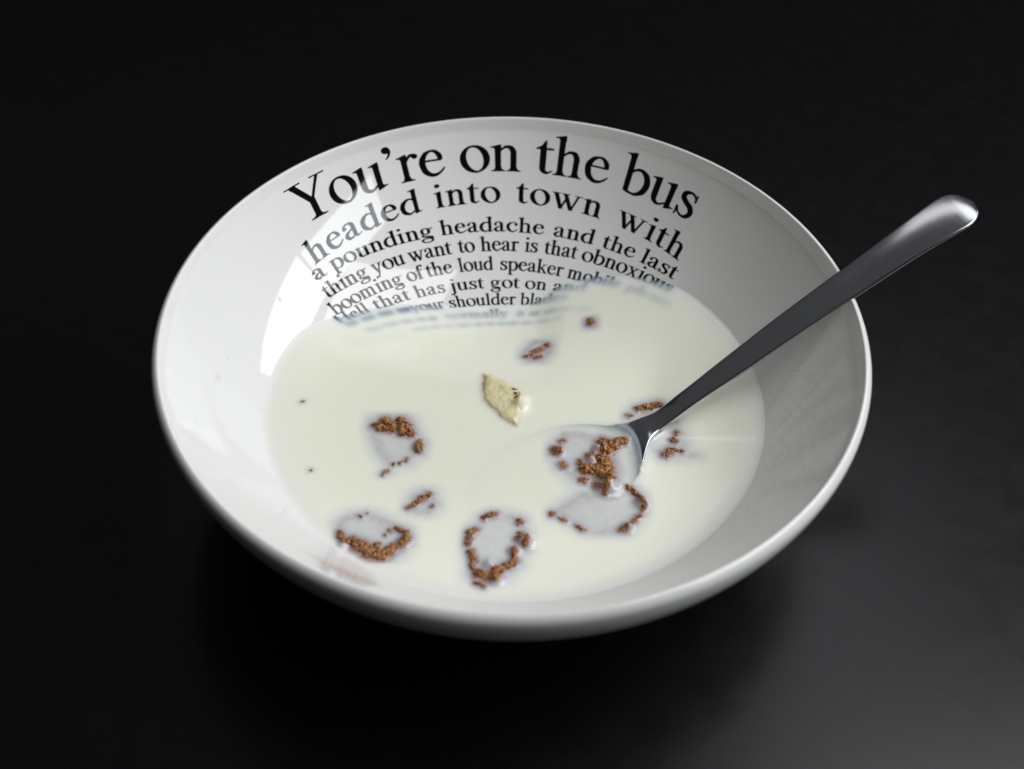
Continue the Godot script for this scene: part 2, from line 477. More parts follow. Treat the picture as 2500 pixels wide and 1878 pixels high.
func glyph(c: String) -> Array:
	# [advance, shapes]
	var w := 88.0
	match c:
		"o":
			return [500, [ring(250, 223, 226, 238, 132, 206, 0.2)]]
		"n":
			return [505, [bar(88, 20, 170, 440), flag(88, 450, w), foot(88, 0, w), arch(170), foot(327, 0, w)]]
		"h":
			return [505, [bar(84, 20, 166, 670), flag(84, 683, w), foot(84, 0, w), arch(166), foot(323, 0, w)]]
		"m":
			return [780, [bar(88, 20, 170, 440), flag(88, 450, w), foot(88, 0, w), arch(170), foot(327, 0, w, 54, 54), arch(409), foot(566, 0, w)]]
		"r":
			return [345, [bar(80, 20, 162, 440), flag(80, 450, w), foot(80, 0, w, 62, 74), stroke([[156, 330, 18], [186, 385, 34], [232, 428, 46], [286, 425, 60]]), disc(296, 402, 43)]]
		"u":
			return [500, [stroke([[113, 420, w], [113, 140, w], [126, 66, 74], [180, 22, 54], [250, 28, 34], [330, 86, 18]]), flag(72, 450, w), bar(326, 10, 408, 440), flag(326, 450, w), poly([[326, 90], [326, -8], [342, -8], [482, 44], [482, 58], [440, 58], [408, 70]])]]
		"i":
			return [278, [bar(100, 20, 182, 440), flag(100, 450, w), foot(100, 0, w), disc(136, 622, 54)]]
		"l":
			return [278, [bar(98, 20, 180, 670), flag(98, 683, w), foot(98, 0, w)]]
		"t":
			return [298, [stroke([[120, 440, w], [120, 120, w], [132, 56, 76], [176, 22, 54], [226, 30, 30], [272, 62, 14]]), bar(20, 414, 270, 448), poly([[161, 440], [161, 572], [146, 572], [100, 490], [14, 430], [14, 414], [110, 414]])]]
		"e":
			return [444, [bar(92, 262, 372, 294), stroke([[362, 270, 60], [350, 350, 72], [300, 420, 52], [226, 442, 36], [140, 398, 64], [84, 300, 84], [78, 208, 88], [108, 104, 86], [184, 36, 66], [262, 28, 52], [342, 64, 32], [412, 136, 16]])]]
		"c":
			return [444, [disc(362, 338, 46), stroke([[392, 350, 22], [350, 414, 34], [262, 442, 36], [158, 404, 62], [92, 308, 84], [84, 212, 88], [116, 106, 86], [194, 36, 66], [270, 28, 52], [344, 62, 32], [408, 130, 16]])]]
		"a":
			return [444, [disc(84, 336, 44), stroke([[62, 352, 20], [104, 414, 34], [180, 444, 36], [258, 420, 62], [290, 350, 82], [292, 240, 82], [292, 110, 82], [306, 44, 66], [350, 26, 38], [394, 40, 22], [440, 72, 12]]), stroke([[286, 276, 26], [200, 236, 34], [112, 184, 62], [74, 110, 82], [112, 40, 70], [178, 30, 54], [240, 56, 32], [292, 104, 18]])]]
		"b":
			return [500, [bar(66, 24, 148, 670), flag(66, 683, w), stroke([[142, 352, 18], [192, 410, 36], [276, 432, 54], [376, 366, 86], [420, 232, 94], [384, 94, 88], [296, 20, 54], [206, 10, 38], [100, 34, 48]])]]
		"d":
			return [500, [bar(340, 20, 422, 670), flag(340, 683, w), stroke([[352, 366, 18], [300, 424, 36], [216, 428, 54], [112, 340, 86], [72, 216, 92], [104, 88, 86], [190, 24, 60], [264, 32, 38], [352, 94, 20]]), poly([[340, 80], [340, -10], [356, -10], [490, 34], [490, 48], [450, 50], [422, 62]])]]
		"p":
			return [500, [bar(72, -200, 154, 440), flag(72, 450, w), foot(72, -217, w), stroke([[148, 356, 18], [212, 416, 36], [294, 432, 56], [386, 366, 86], [424, 234, 92], [388, 92, 88], [310, 18, 54], [226, 12, 38], [150, 60, 22]])]]
		"g":
			return [500, [ring(215, 298, 160, 152, 80, 124), stroke([[330, 388, 26], [392, 412, 36], [470, 412, 38]]), stroke([[140, 172, 22], [88, 122, 46], [116, 76, 64], [234, 54, 78], [366, 34, 84], [424, -38, 84]]), ring(228, -110, 212, 108, 150, 66)]]
		"s":
			return [389, [stroke([[312, 316, 14], [296, 388, 26], [212, 438, 40], [116, 396, 70], [108, 316, 82], [180, 254, 86], [262, 206, 88], [308, 126, 84], [272, 44, 62], [186, 16, 38], [98, 62, 28], [62, 150, 14]]), poly([[296, 372], [304, 446], [322, 446], [326, 312], [310, 312]]), poly([[78, 88], [62, -8], [44, -8], [46, 156], [62, 156]])]]
		"w":
			return [722, [slant(96, 440, 238, -8, 84), slant(234, -8, 352, 330, 34), slant(316, 440, 476, -8, 84), slant(478, -8, 622, 440, 34), bar(12, 428, 200, 446), bar(236, 428, 420, 446), bar(540, 428, 712, 446), poly([[212, 10], [236, -12], [262, 10]]), poly([[450, 10], [476, -12], [502, 10]])]]
		"v":
			return [500, [slant(100, 440, 260, -8, 84), slant(258, -8, 400, 440, 36), bar(12, 428, 206, 446), bar(314, 428, 486, 446)]]
		"y":
			return [500, [slant(104, 440, 268, 10, 84), stroke([[406, 436, 36], [270, 70, 36], [214, -86, 40], [166, -168, 52], [96, -176, 40]]), disc(88, -164, 46), bar(12, 428, 212, 446), bar(318, 428, 488, 446)]]
		"k":
			return [500, [bar(84, 20, 166, 670), flag(84, 683, w), foot(84, 0, w), slant(170, 196, 384, 436, 40), slant(232, 268, 420, 8, 92), bar(270, 428, 464, 446), bar(296, 0, 504, 18)]]
		"x":
			return [500, [slant(112, 436, 386, 10, 90), slant(388, 436, 104, 10, 36), bar(14, 428, 234, 446), bar(300, 428, 470, 446), bar(16, 0, 182, 18), bar(264, 0, 486, 18)]]
		"j":
			return [278, [stroke([[150, 430, w], [150, 0, w], [144, -96, 74], [106, -176, 50], [48, -196, 34]]), flag(109, 450, w), disc(146, 622, 54), disc(34, -174, 42)]]
		"f":
			return [333, [stroke([[132, 20, w], [132, 500, w], [146, 596, 70], [204, 658, 44], [286, 652, 34]]), disc(300, 624, 44), bar(22, 414, 300, 448), foot(91, 0, w)]]
		"Y":
			return [722, [slant(140, 650, 362, 290, 104), slant(586, 650, 368, 290, 44), bar(316, 20, 414, 320), foot(316, 0, 98, 104, 104), bar(16, 642, 290, 662), bar(462, 642, 706, 662), poly([[96, 662], [222, 662], [206, 620], [110, 600]]), poly([[548, 662], [640, 662], [600, 640], [560, 605]])]]
		"H":
			return [722, [bar(96, 20, 196, 640), bar(524, 20, 624, 640), bar(180, 312, 540, 350), foot(96, 0, 100), foot(524, 0, 100), foot(96, 662, 100, 62, 62, -1.0), foot(524, 662, 100, 62, 62, -1.0)]]
		"’":
			return [240, [disc(104, 610, 58), stroke([[136, 634, 40], [154, 580, 36], [134, 510, 26], [84, 456, 12]])]]
	return [250, []]


func fill(im: Image, contours: Array, color: Color) -> void:
	# scan lines, non-zero winding
	var lo := 1e9
	var hi := -1e9
	for c in contours:
		for p: Vector2 in c:
			lo = minf(lo, p.y)
			hi = maxf(hi, p.y)
	for y in range(maxi(0, int(ceil(lo - 0.5))), mini(im.get_height() - 1, int(floor(hi - 0.5))) + 1):
		var at := y + 0.5
		var hits := []
		for c: PackedVector2Array in contours:
			var q := c[c.size() - 1]
			for p in c:
				if (p.y > at) != (q.y > at):
					hits.append([p.x + (at - p.y) / (q.y - p.y) * (q.x - p.x), 1 if q.y > p.y else -1])
				q = p
		hits.sort_custom(func(a, b): return a[0] < b[0])
		var winding := 0
		for i in hits.size() - 1:
			winding += hits[i][1]
			if winding:
				var x0 := int(round(hits[i][0]))
				var x1 := int(round(hits[i + 1][0]))
				if x1 > x0:
					im.fill_rect(Rect2i(x0, y, x1 - x0, 1), color)


func draw_print() -> Image:
	var im := Image.create_empty(2048, 1152, false, Image.FORMAT_RGB8)
	im.fill(GLAZE)
	var rng := RandomNumberGenerator.new()
	rng.seed = 9
	for i in 26:
		im.fill_rect(Rect2i(rng.randi_range(0, 2040), rng.randi_range(0, 1140), 3, 3), GLAZE.lerp(Color(0.3, 0.26, 0.22), rng.randf_range(0.1, 0.45)))
	var ink := Color(0.052, 0.056, 0.052)
	# height of the baseline on the wall as a + b q + c q q with q = degrees / 50; height of the small letters; words with their first and last degree
	var lines := [
		[100.72, -1.567, -1.637, 8.75, -26, [["You’re", -49.4, -15.0], ["on", -11.8, 1.0], ["the", 4.2, 19.9], ["bus", 22.9, 40.3]]],
		[90.03, -2.181, -3.873, 5.28, 12, [["headed", -52.0, -22.1], ["into", -18.7, -3.5], ["town", 0.3, 20.4], ["with", 24.5, 42.7]]],
		[79.922, -2.045, 1.308, 3.4, -8, [["a", -54.2, -50.6], ["pounding", -48.5, -20.6], ["headache", -18.8, 7.5], ["and", 9.9, 20.5], ["the", 22.9, 31.8], ["last", 33.6, 44.2]]],
		[73.313, -1.193, 1.921, 3.37, -26, [["thing", -54.6, -40.9], ["you", -39.6, -30.1], ["want", -28.9, -17.0], ["to", -15.1, -10.7], ["hear", -9.1, 1.1], ["is", 2.8, 6.4], ["that", 8.2, 17.2], ["obnoxious", 18.6, 45.8]]],
		[66.503, -1.9, 1.896, 3.2, -22, [["booming", -56.2, -33.0], ["of", -31.6, -26.6], ["the", -25.6, -18.0], ["loud", -16.2, -6.1], ["speaker", -4.1, 14.5], ["mobile", 16.0, 32.6], ["phone", 34.8, 50.0]]],
		[60.151, -0.328, 5.096, 2.9, -8, [["Hell", -57.6, -47.0], ["that", -44.9, -33.3], ["has", -31.4, -21.8], ["just", -20.1, -9.4], ["got", -7.4, 1.9], ["on", 3.7, 10.6], ["and", 12.7, 23.2]]],
		[54.118, 0.968, 8.413, 2.85, -22, [["your", -35.6, -24.2], ["shoulder", -22.4, 0.8], ["blades", 2.6, 18.6]]],
		[48.0, 0.9, 8.0, 2.8, -20, [["normally", -26.0, -2.0], ["a", 1.5, 4.6]]],
	]
	for line in lines:
		for word in line[5]:
			var text: String = word[0]
			var wide := 0.0
			for c in text:
				wide += glyph(c)[0] + line[4] - (60.0 if c == "Y" else 0.0)
			var per: float = (word[2] - word[1]) / (wide - line[4] - 40.0)
			var at := -20.0
			for c in text:
				var g := glyph(c)
				for shape in g[1]:
					var out := []
					for contour: PackedVector2Array in shape:
						var t := PackedVector2Array()
						for p in contour:
							var deg: float = word[1] + (at + p.x) * per
							var q := deg / 50.0
							var s: float = line[0] + line[1] * q + line[2] * q * q + p.y * line[3] / 445.0
							t.append(Vector2((deg + PRINT_ANGLE) / (2.0 * PRINT_ANGLE) * 2048.0, (1.0 - (s - PRINT_S0) / (PRINT_S1 - PRINT_S0)) * 1152.0))
						out.append(t)
					fill(im, out, ink)
					var fat := 1.8 if line[3] < 6.0 else 1.3  # the small lines are set bolder
					for shift in [Vector2(-fat, 0.0), Vector2(fat, 0.0), Vector2(0.0, 1.0)]:
						fill(im, out.map(func(t: PackedVector2Array): return Transform2D(0.0, shift) * t), ink)
				at += g[0] + line[4] - (60.0 if c == "Y" else 0.0)
	# lower lines that lie under the milk and show only as soft streaks
	for line in [[54.118, 0.968, 8.413, 2.6, -57.0, -38.0], [48.0, 0.9, 8.0, 2.4, -55.0, -28.0], [48.0, 0.9, 8.0, 2.4, 6.5, 30.0], [43.0, 0.9, 7.5, 2.2, -42.0, 20.0]]:
		var deg: float = line[4]
		while deg < line[5]:
			var wide := rng.randf_range(3.0, 6.5)
			var t := PackedVector2Array()
			for k in 9:
				t.append(Vector2(deg + wide * k / 8.0, 0.0))
			for k in 9:
				t.append(Vector2(deg + wide * (8 - k) / 8.0, line[3]))
			for k in t.size():
				var q := t[k].x / 50.0
				var sv: float = line[0] + line[1] * q + line[2] * q * q + t[k].y
				t[k] = Vector2((t[k].x + PRINT_ANGLE) / (2.0 * PRINT_ANGLE) * 2048.0, (1.0 - (sv - PRINT_S0) / (PRINT_S1 - PRINT_S0)) * 1152.0)
			fill(im, [t], ink)
			deg += wide + rng.randf_range(0.8, 1.6)
	return im


# ---------------------------------------------------------------- spoon

const SPOON_WIDTH := [[-62.6, 0.0], [-62.0, 3.2], [-60.0, 6.5], [-56.0, 10.5], [-50.0, 14.2], [-42.0, 16.8], [-32.0, 17.4], [-24.0, 16.3], [-18.0, 14.2], [-13.5, 11.6], [-10.0, 9.0], [-6.5, 6.4], [-3.5, 4.7], [-1.0, 3.8], [1.8, 3.2], [5.0, 3.1], [9.5, 3.2], [15.0, 3.35], [24.0, 3.85], [38.9, 4.5], [54.0, 5.0], [69.0, 5.45], [83.0, 6.05], [91.0, 6.6], [97.0, 7.0], [100.0, 7.1]]
const SPOON_EDGE := [[-62.6, -33.4], [-50.0, -33.1], [-40.0, -32.6], [-30.0, -32.0], [-20.0, -31.1], [-14.0, -30.4], [-10.0, -29.75], [-6.0, -29.05], [-3.0, -28.45], [0.0, -27.75], [2.0, -27.1], [4.0, -26.2], [6.2, -25.1], [9.5, -23.2], [15.0, -20.4], [24.2, -15.9], [31.6, -12.3], [38.9, -8.6], [46.4, -5.0], [54.0, -1.5], [61.5, 1.9], [69.2, 5.3], [76.0, 8.4], [82.9, 11.4], [90.6, 14.5], [97.0, 16.8], [102.0, 18.3], [105.0, 18.9], [107.2, 19.0]]
const SPOON_SAG := [[-62.6, 0.0], [-60.0, 1.2], [-54.0, 4.0], [-46.0, 6.6], [-36.0, 7.6], [-26.0, 6.4], [-18.0, 3.8], [-13.0, 1.9], [-9.0, 0.95], [-5.0, 0.3], [-1.0, -0.2], [6.0, -0.3], [40.0, -0.36], [80.0, -0.3], [100.0, -0.3], [107.2, -0.1]]


func spoon_point(u: float, v: float, y: float) -> Vector3:
	return SPOON_AT + SPOON_ALONG * (u * 0.001) + SPOON_ACROSS * (v * 0.001) + Vector3(0, y * 0.001, 0)


func spoon_loop(u: float) -> PackedVector3Array:
	var half := along(SPOON_WIDTH, u)
	if u > 100.0:
		half = 7.1 * sqrt(maxf(0.0, 1.0 - pow((u - 100.0) / 7.15, 2.0)))
	half = maxf(half, 0.02)
	var edge := along(SPOON_EDGE, u)
	var sag := along(SPOON_SAG, u)
	var thick := 1.75 if u > 8.0 else lerpf(1.2, 1.75, clampf((u + 8.0) / 16.0, 0.0, 1.0))
	thick = lerpf(thick, 1.25, smoothstep(75.0, 98.0, u))
	thick = minf(thick, 0.5 + half * 0.7)
	var off := 3.0 * (1.0 - smoothstep(-13.0, -1.0, u))
	var lean := 0.45 * smoothstep(-22.0, -11.0, u) * (1.0 - smoothstep(-6.0, 0.0, u))
	var out := PackedVector3Array()
	var round_r := minf(0.42 * thick, half * 0.6)
	for i in 25:
		var t := -1.0 + i / 12.0
		out.append(spoon_point(u, off + t * (half - round_r), edge - sag * (1.0 - t * t) + lean * t))
	for a in [25.0, 50.0, 75.0, 105.0, 130.0, 155.0]:
		var c := cos(deg_to_rad(a))
		out.append(spoon_point(u, off + half - round_r * (1.0 - sin(deg_to_rad(a))), edge + lean - (round_r * (1.0 - c) if a < 90.0 else thick - round_r * (1.0 + c))))
	for i in 25:
		var t := 1.0 - i / 12.0
		out.append(spoon_point(u, off + t * (half - round_r), edge - thick - sag * (1.0 - t * t) + lean * t))
	for a in [155.0, 130.0, 105.0, 75.0, 50.0, 25.0]:
		var c := cos(deg_to_rad(a))
		out.append(spoon_point(u, off - half + round_r * (1.0 - sin(deg_to_rad(a))), edge - lean - (round_r * (1.0 - c) if a < 90.0 else thick - round_r * (1.0 + c))))
	return out


func loft(stations: Array) -> ArrayMesh:
	var loops := []
	for u: float in stations:
		loops.append(spoon_loop(u))
	var across: int = loops[0].size()
	var v := PackedVector3Array()
	var n := PackedVector3Array()
	var index := PackedInt32Array()
	for i in loops.size():
		# the neighbours outside the piece are worked out too, so that two pieces meet without a seam
		var before: PackedVector3Array = loops[i - 1] if i > 0 else spoon_loop(stations[0] - (0.4 if stations[0] > -62.0 else 0.0))
		var after: PackedVector3Array = loops[i + 1] if i < loops.size() - 1 else spoon_loop(stations[i] + (0.4 if stations[i] < 107.0 else 0.0))
		var l: PackedVector3Array = loops[i]
		for j in across:
			var d1 := after[j] - before[j]
			var d2 := l[(j + 1) % across] - l[(j + across - 1) % across]
			v.append(l[j])
			var nn := d1.cross(d2)
			n.append(-nn.normalized() if nn.length() > 1e-14 else Vector3.UP)
	for i in loops.size() - 1:
		for j in across:
			var k := i * across + j
			var k2 := i * across + (j + 1) % across
			index.append_array(PackedInt32Array([k, k + across, k2, k2, k + across, k2 + across]))
	if n[0 * across + 12].y < 0.0 or n[(loops.size() / 2) * across + 12].y < 0.0:
		for i in n.size():
			n[i] = -n[i]
	return arrays_to_mesh(v, n, index)


func build_spoon() -> void:
	var steel := StandardMaterial3D.new()
	steel.albedo_color = Color(0.6, 0.605, 0.62).linear_to_srgb()
	steel.metallic = 1.0
	steel.roughness = 1.0
	var scratches := FastNoiseLite.new()
	scratches.seed = 4
	scratches.frequency = 0.03
	scratches.fractal_octaves = 4
	var t := NoiseTexture2D.new()
	t.width = 512
	t.height = 512
	t.seamless = true
	t.noise = scratches
	var ramp := Gradient.new()
	ramp.set_color(0, Color(0.135, 0.135, 0.135))
	ramp.set_color(1, Color(0.19, 0.19, 0.19))
	t.color_ramp = ramp
	steel.roughness_texture = t
	steel.uv1_triplanar = true
	steel.uv1_scale = Vector3(60, 60, 60)
	var spoon := Node3D.new()
	spoon.name = "spoon"
	add_child(spoon)
	tag(spoon, "steel spoon standing in the milk with its handle across the right rim of the bowl", "spoon")
	var cup := []
	var u := -62.55
	while u < -2.0:
		cup.append(u)
		u += 0.35 if u < -60.0 else 0.75
	cup.append(-1.5)
	var handle := [-1.5]
	u = -1.0
	while u < 100.0:
		handle.append(u)
		u += 0.9
	for i in 15:
		handle.append(100.0 + 7.1 * sin(i / 14.0 * PI / 2))
	var cup_mesh := loft(cup)
	var handle_mesh := loft(handle)
	put("handle", handle_mesh, steel, spoon)
	put("spoon_bowl", cup_mesh, steel, spoon)
	spoon_under = [cup_mesh, handle_mesh]


# ---------------------------------------------------------------- cereal

func milk_dip(x: float, z: float) -> float:
	# the surface falls away towards the printed wall
	var d := along([[-0.09, 0.0], [-0.076, 0.0], [-0.066, -0.0022], [-0.057, -0.0052], [-0.042, -0.0077], [-0.023, -0.0111], [-0.007, -0.0125], [0.007, -0.0116], [0.018, -0.0076], [0.033, -0.0042], [0.052, -0.0006], [0.062, 0.0], [0.09, 0.0]], x)
	return d * smoothstep(0.0, 1.0, (0.005 - z) / 0.060)


func milk_plane(x: float, z: float) -> float:
	var y := MILK_Y + MILK_TILT.x * x + MILK_TILT.y * z + milk_dip(x, z)
	for rise: Array in RISES:
		var d: float = ((x * 1000.0 - rise[0]) ** 2 + (z * 1000.0 - rise[1]) ** 2) / (rise[3] * rise[3])
		if d < 16.0:
			y += rise[2] * 0.001 * exp(-0.5 * d)
	return y


func inside_by(p: Vector2, outline: PackedVector2Array) -> float:
	# distance to the outline, positive inside
	var d := 1e9
	var q := outline[outline.size() - 1]
	for e in outline:
		d = minf(d, p.distance_to(Geometry2D.get_closest_point_to_segment(p, q, e)))
		q = e
	return d if Geometry2D.is_point_in_polygon(p, outline) else -d


func flake_height(f: Dictionary, p: Vector2) -> float:
	# height over the milk in millimetres
	var wob: Vector2 = p + Vector2(lump_noise.get_noise_2d(p.x * 0.8, p.y * 0.8), lump_noise.get_noise_2d(p.x * 0.8 + 50.0, p.y * 0.8)) * f.wobble
	var sd := inside_by(wob, f.outline)
	var h: float = -f.depth + 0.4 * lump_noise.get_noise_2d(p.x * 0.9 - 60.0, p.y * 0.9) * f.rough - 0.8 * clampf(sd / f.reach, 0.0, 1.0) + minf(0.0, (sd - 0.9) * 0.8)
	for l: Array in f.lumps:
		var a := Vector2(l[0], l[1])
		var b := Vector2(l[2], l[3])
		var d: float = wob.distance_to(Geometry2D.get_closest_point_to_segment(wob, a, b)) / (l[4] * 1.2)
		h = maxf(h, (l[5] * 0.85 + 0.32) * (1.0 - d * d) if d < 1.0 else (1.0 - d) * 1.1)
	var near: float = clampf((h + 1.6) / 1.6, 0.0, 1.0) * f.rough
	h += near * (0.42 * lump_noise.get_noise_2d(p.x * 1.8 + 9.0, p.y * 1.8) + 0.34 * (-0.4 - grain_noise.get_noise_2d(p.x * 1.5, p.y * 1.5)) + 0.22 * lump_noise.get_noise_2d(p.x * 7.0, p.y * 7.0))
	return h


func fruit_height(f: Dictionary, p: Vector2) -> float:
	var wob := p + Vector2(lump_noise.get_noise_2d(p.x * 0.5, p.y * 0.5 + 30.0), lump_noise.get_noise_2d(p.x * 0.5 + 80.0, p.y * 0.5)) * 0.5
	var sd := inside_by(wob, f.outline)
	if sd < -2.5:
		return -6.0
	var h := 1.25 * (1.0 - exp(-maxf(sd + 0.3, 0.0) / 0.9)) if sd > -0.3 else (sd + 0.3) * 2.0
	h += 0.22 * smoothstep(0.0, 2.5, sd) * (slow_noise.get_noise_2d(p.x * 7.0, p.y * 7.0) + 0.2 * lump_noise.get_noise_2d(p.x * 1.2, p.y * 1.2))
	h -= 0.7 * exp(-p.distance_squared_to(FRUIT_SPOTS[4]) / 0.7)
	h -= 0.35 * exp(-p.distance_squared_to(FRUIT_SPOTS[6]) / 2.5)
	return h


func flake_color(p: Vector2, h: float) -> Color:
	var dark := Color(0.06, 0.02, 0.006)
	var mid := Color(0.225, 0.074, 0.019)
	var gold := Color(0.44, 0.205, 0.06)
	var k := 0.46 + 0.6 * lump_noise.get_noise_2d(p.x * 0.9 - 30.0, p.y * 0.9) + 0.6 * lump_noise.get_noise_2d(p.x * 2.2 + 40.0, p.y * 2.2) + 0.5 * lump_noise.get_noise_2d(p.x * 7.0, p.y * 7.0 + 20.0) + 0.1 * h
	if k < 0.4:
		return dark.lerp(mid, clampf(k / 0.4, 0.0, 1.0))
	return mid.lerp(gold, clampf((k - 0.4) / 0.5, 0.0, 1.0))


func fruit_color(p: Vector2, h: float) -> Color:
	var c := Color(0.86, 0.73, 0.47).lerp(Color(0.78, 0.69, 0.38), clampf(0.5 + 1.6 * slow_noise.get_noise_2d(p.x * 5.0 + 9.0, p.y * 5.0), 0.0, 1.0))
	c = c.lerp(Color(0.66, 0.57, 0.24), 0.7 * exp(-p.distance_squared_to((FRUIT_SPOTS[6] + FRUIT_SPOTS[7]) * 0.5) / 3.0))
	c = c.lerp(Color(0.38, 0.25, 0.09), 0.7 * exp(-Geometry2D.get_closest_point_to_segment(p, FRUIT_SPOTS[10], FRUIT_SPOTS[11]).distance_squared_to(p) / 0.8))
	c = c.lerp(Color(0.3, 0.17, 0.02), clampf(1.4 * exp(-Geometry2D.get_closest_point_to_segment(p, FRUIT_SPOTS[4], FRUIT_SPOTS[5]).distance_squared_to(p) / 0.5), 0.0, 1.0))
	c = c.lerp(Color(0.3, 0.13, 0.03), clampf(1.2 * exp(-Geometry2D.get_closest_point_to_segment(p, FRUIT_SPOTS[8], FRUIT_SPOTS[9]).distance_squared_to(p) / 0.35), 0.0, 1.0))
	for i in 4:
		var d: float = p.distance_squared_to(FRUIT_SPOTS[i])
		c = c.lerp(Color(0.035, 0.014, 0.007), clampf((1.5 + 1.5 * lump_noise.get_noise_2d(p.x * 4.0, p.y * 4.0)) * exp(-d / 0.28), 0.0, 1.0))
	return c * (0.94 + 0.16 * lump_noise.get_noise_2d(p.x * 6.0, p.y * 6.0))


var pieces: Array = []


func piece_height(f: Dictionary, p: Vector2) -> float:
	return fruit_height(f, p) if f.fruit else flake_height(f, p)


func build_cereal() -> void:
	var bran := StandardMaterial3D.new()
	bran.vertex_color_use_as_albedo = true
	bran.roughness = 0.2
	bran.metallic_specular = 0.5
	var pulp := StandardMaterial3D.new()
	pulp.vertex_color_use_as_albedo = true
	pulp.roughness = 0.3
	pulp.subsurf_scatter_enabled = true
	pulp.subsurf_scatter_strength = 0.05
	var bits := "bran flakes floating in the milk"
	var crumbs := "small crumbs of bran in the milk"
	var told := {
		"A": ["bran_flake", "half sunken bran flake with a dark lumpy ridge, leftmost in the middle of the milk", "cereal flake", bits, 0.75, 0.19],
		"B": ["bran_flake", "bran flake with a thick curved brown edge, nearest the lower left wall", "cereal flake", bits, 0.6, 0.19],
		"D": ["bran_flake", "bran flake showing as a broken brown ring around milk, lowest in the bowl", "cereal flake", bits, 0.8, 0.19],
		"C": ["bran_flake", "small bran flake with one bent brown edge between two larger flakes on the left", "cereal flake", bits, 0.7, 0.2],
		"E": ["bran_flake", "bran flake with a rough golden brown patch lying in the spoon below its neck", "cereal flake", bits, 0.7, 0.2],
		"F": ["bran_flake", "large mostly sunken bran flake showing only thin edges, lower right of the milk", "cereal flake", bits, 0.65, 0.22],
		"G": ["bran_flake", "bran flake partly hidden behind the neck of the spoon", "cereal flake", bits, 0.7, 0.2],
		"H": ["bran_crumb", "cluster of small bran crumbs above the pale fruit piece", "cereal crumb", crumbs, 0.5, 0.14],
		"I": ["bran_crumb", "single small red brown crumb, farthest of all near the printed wall", "cereal crumb", crumbs, 0.5, 0.14],
		"K": ["bran_crumb", "thin orange brown sliver just below the ring shaped flake", "cereal crumb", crumbs, 0.7, 0.16],
		"S1": ["bran_crumb", "tiny dark speck alone on the milk near the left wall", "cereal crumb", crumbs, 0.4, 0.12],
		"S2": ["bran_crumb", "tiny yellowish speck on the milk, upper left near the wall", "cereal crumb", crumbs, 0.4, 0.12],
	}
	for key in told:
		var d: Array = told[key]
		var f := {"outline": PackedVector2Array(FLAKES[key].outline), "lumps": FLAKES[key].lumps, "fruit": false, "depth": d[4], "reach": 4.0, "rough": 1.0 if d[0] == "bran_flake" else 0.6, "wobble": 0.6 if d[0] == "bran_flake" else 0.3, "name": d[0]}
		if key.begins_with("S"):
			f.wobble = 0.05
			f.rough = 0.3
			f.depth = 3.2
		var o := build_piece(f, d[5], bran)
		tag(o, d[1], d[2], d[3])
	var fr := {"outline": PackedVector2Array(FRUIT), "lumps": [], "fruit": true, "name": "fruit_piece"}
	var o2 := build_piece(fr, 0.17, pulp)
	tag(o2, "pale yellow piece of dried fruit with a brown spot, floating in mid milk", "fruit piece")


func build_piece(f: Dictionary, step: float, material: Material) -> MeshInstance3D:
	var box := Rect2(f.outline[0], Vector2.ZERO)
	for p in f.outline:
		box = box.expand(p)
	for l: Array in f.lumps:
		box = box.expand(Vector2(l[0], l[1])).expand(Vector2(l[2], l[3]))
	box = box.grow(1.6)
	f.box = box
	pieces.append(f)
	var nx := int(box.size.x / step) + 2
	var nz := int(box.size.y / step) + 2
	var h := PackedFloat32Array()
	var pos := PackedVector3Array()
	var col := PackedColorArray()
	var centre := box.get_center() * 0.001
	var base := Vector3(centre.x, milk_plane(centre.x, centre.y), centre.y)
	for j in nz:
		for i in nx:
			var p := box.position + Vector2(i, j) * step
			var e := piece_height(f, p)
			h.append(e)
			pos.append(Vector3(p.x * 0.001, milk_plane(p.x * 0.001, p.y * 0.001) + e * 0.001, p.y * 0.001) - base)
			col.append(fruit_color(p, e) if f.fruit else flake_color(p, e))
	var v := PackedVector3Array()
	var n := PackedVector3Array()
	var c := PackedColorArray()
	var index := PackedInt32Array()
	var seat := PackedInt32Array()
	seat.resize(nx * nz)
	seat.fill(-1)
	var floor_h := -3.0
	for j in nz:
		for i in nx:
			var k := j * nx + i
			var l := pos[j * nx + maxi(i - 1, 0)]
			var r := pos[j * nx + mini(i + 1, nx - 1)]
			var t := pos[maxi(j - 1, 0) * nx + i]
			var b := pos[mini(j + 1, nz - 1) * nx + i]
			seat[k] = v.size()
			v.append(pos[k])
			n.append((b - t).cross(r - l).normalized())
			c.append(col[k])
	var count := v.size()
	for k in count:  # the underside, a little below
		v.append(v[k] - Vector3(0, 0.0009, 0))
		n.append(-n[k])
		c.append(c[k])
	var used := {}
	for j in nz - 1:
		for i in nx - 1:
			var k := j * nx + i
			if maxf(maxf(h[k], h[k + 1]), maxf(h[k + nx], h[k + nx + 1])) < floor_h:
				continue
			used[k] = true
			index.append_array(PackedInt32Array([k, k + 1, k + nx, k + 1, k + nx + 1, k + nx]))
			index.append_array(PackedInt32Array([count + k, count + k + nx, count + k + 1, count + k + 1, count + k + nx, count + k + nx + 1]))
	for k: int in used:  # the sides
		for side in [[-1, k + nx, k], [1, k + 1, k + nx + 1], [-nx, k, k + 1], [nx, k + nx + 1, k + nx]]:
			if not used.has(k + side[0]):
				var a: int = side[1]
				var b: int = side[2]
				index.append_array(PackedInt32Array([a, count + a, b, b, count + a, count + b]))
	var o := put(f.name, arrays_to_mesh(v, n, index, PackedVector2Array(), c), material)
	o.position = base
	return o


# ---------------------------------------------------------------- milk

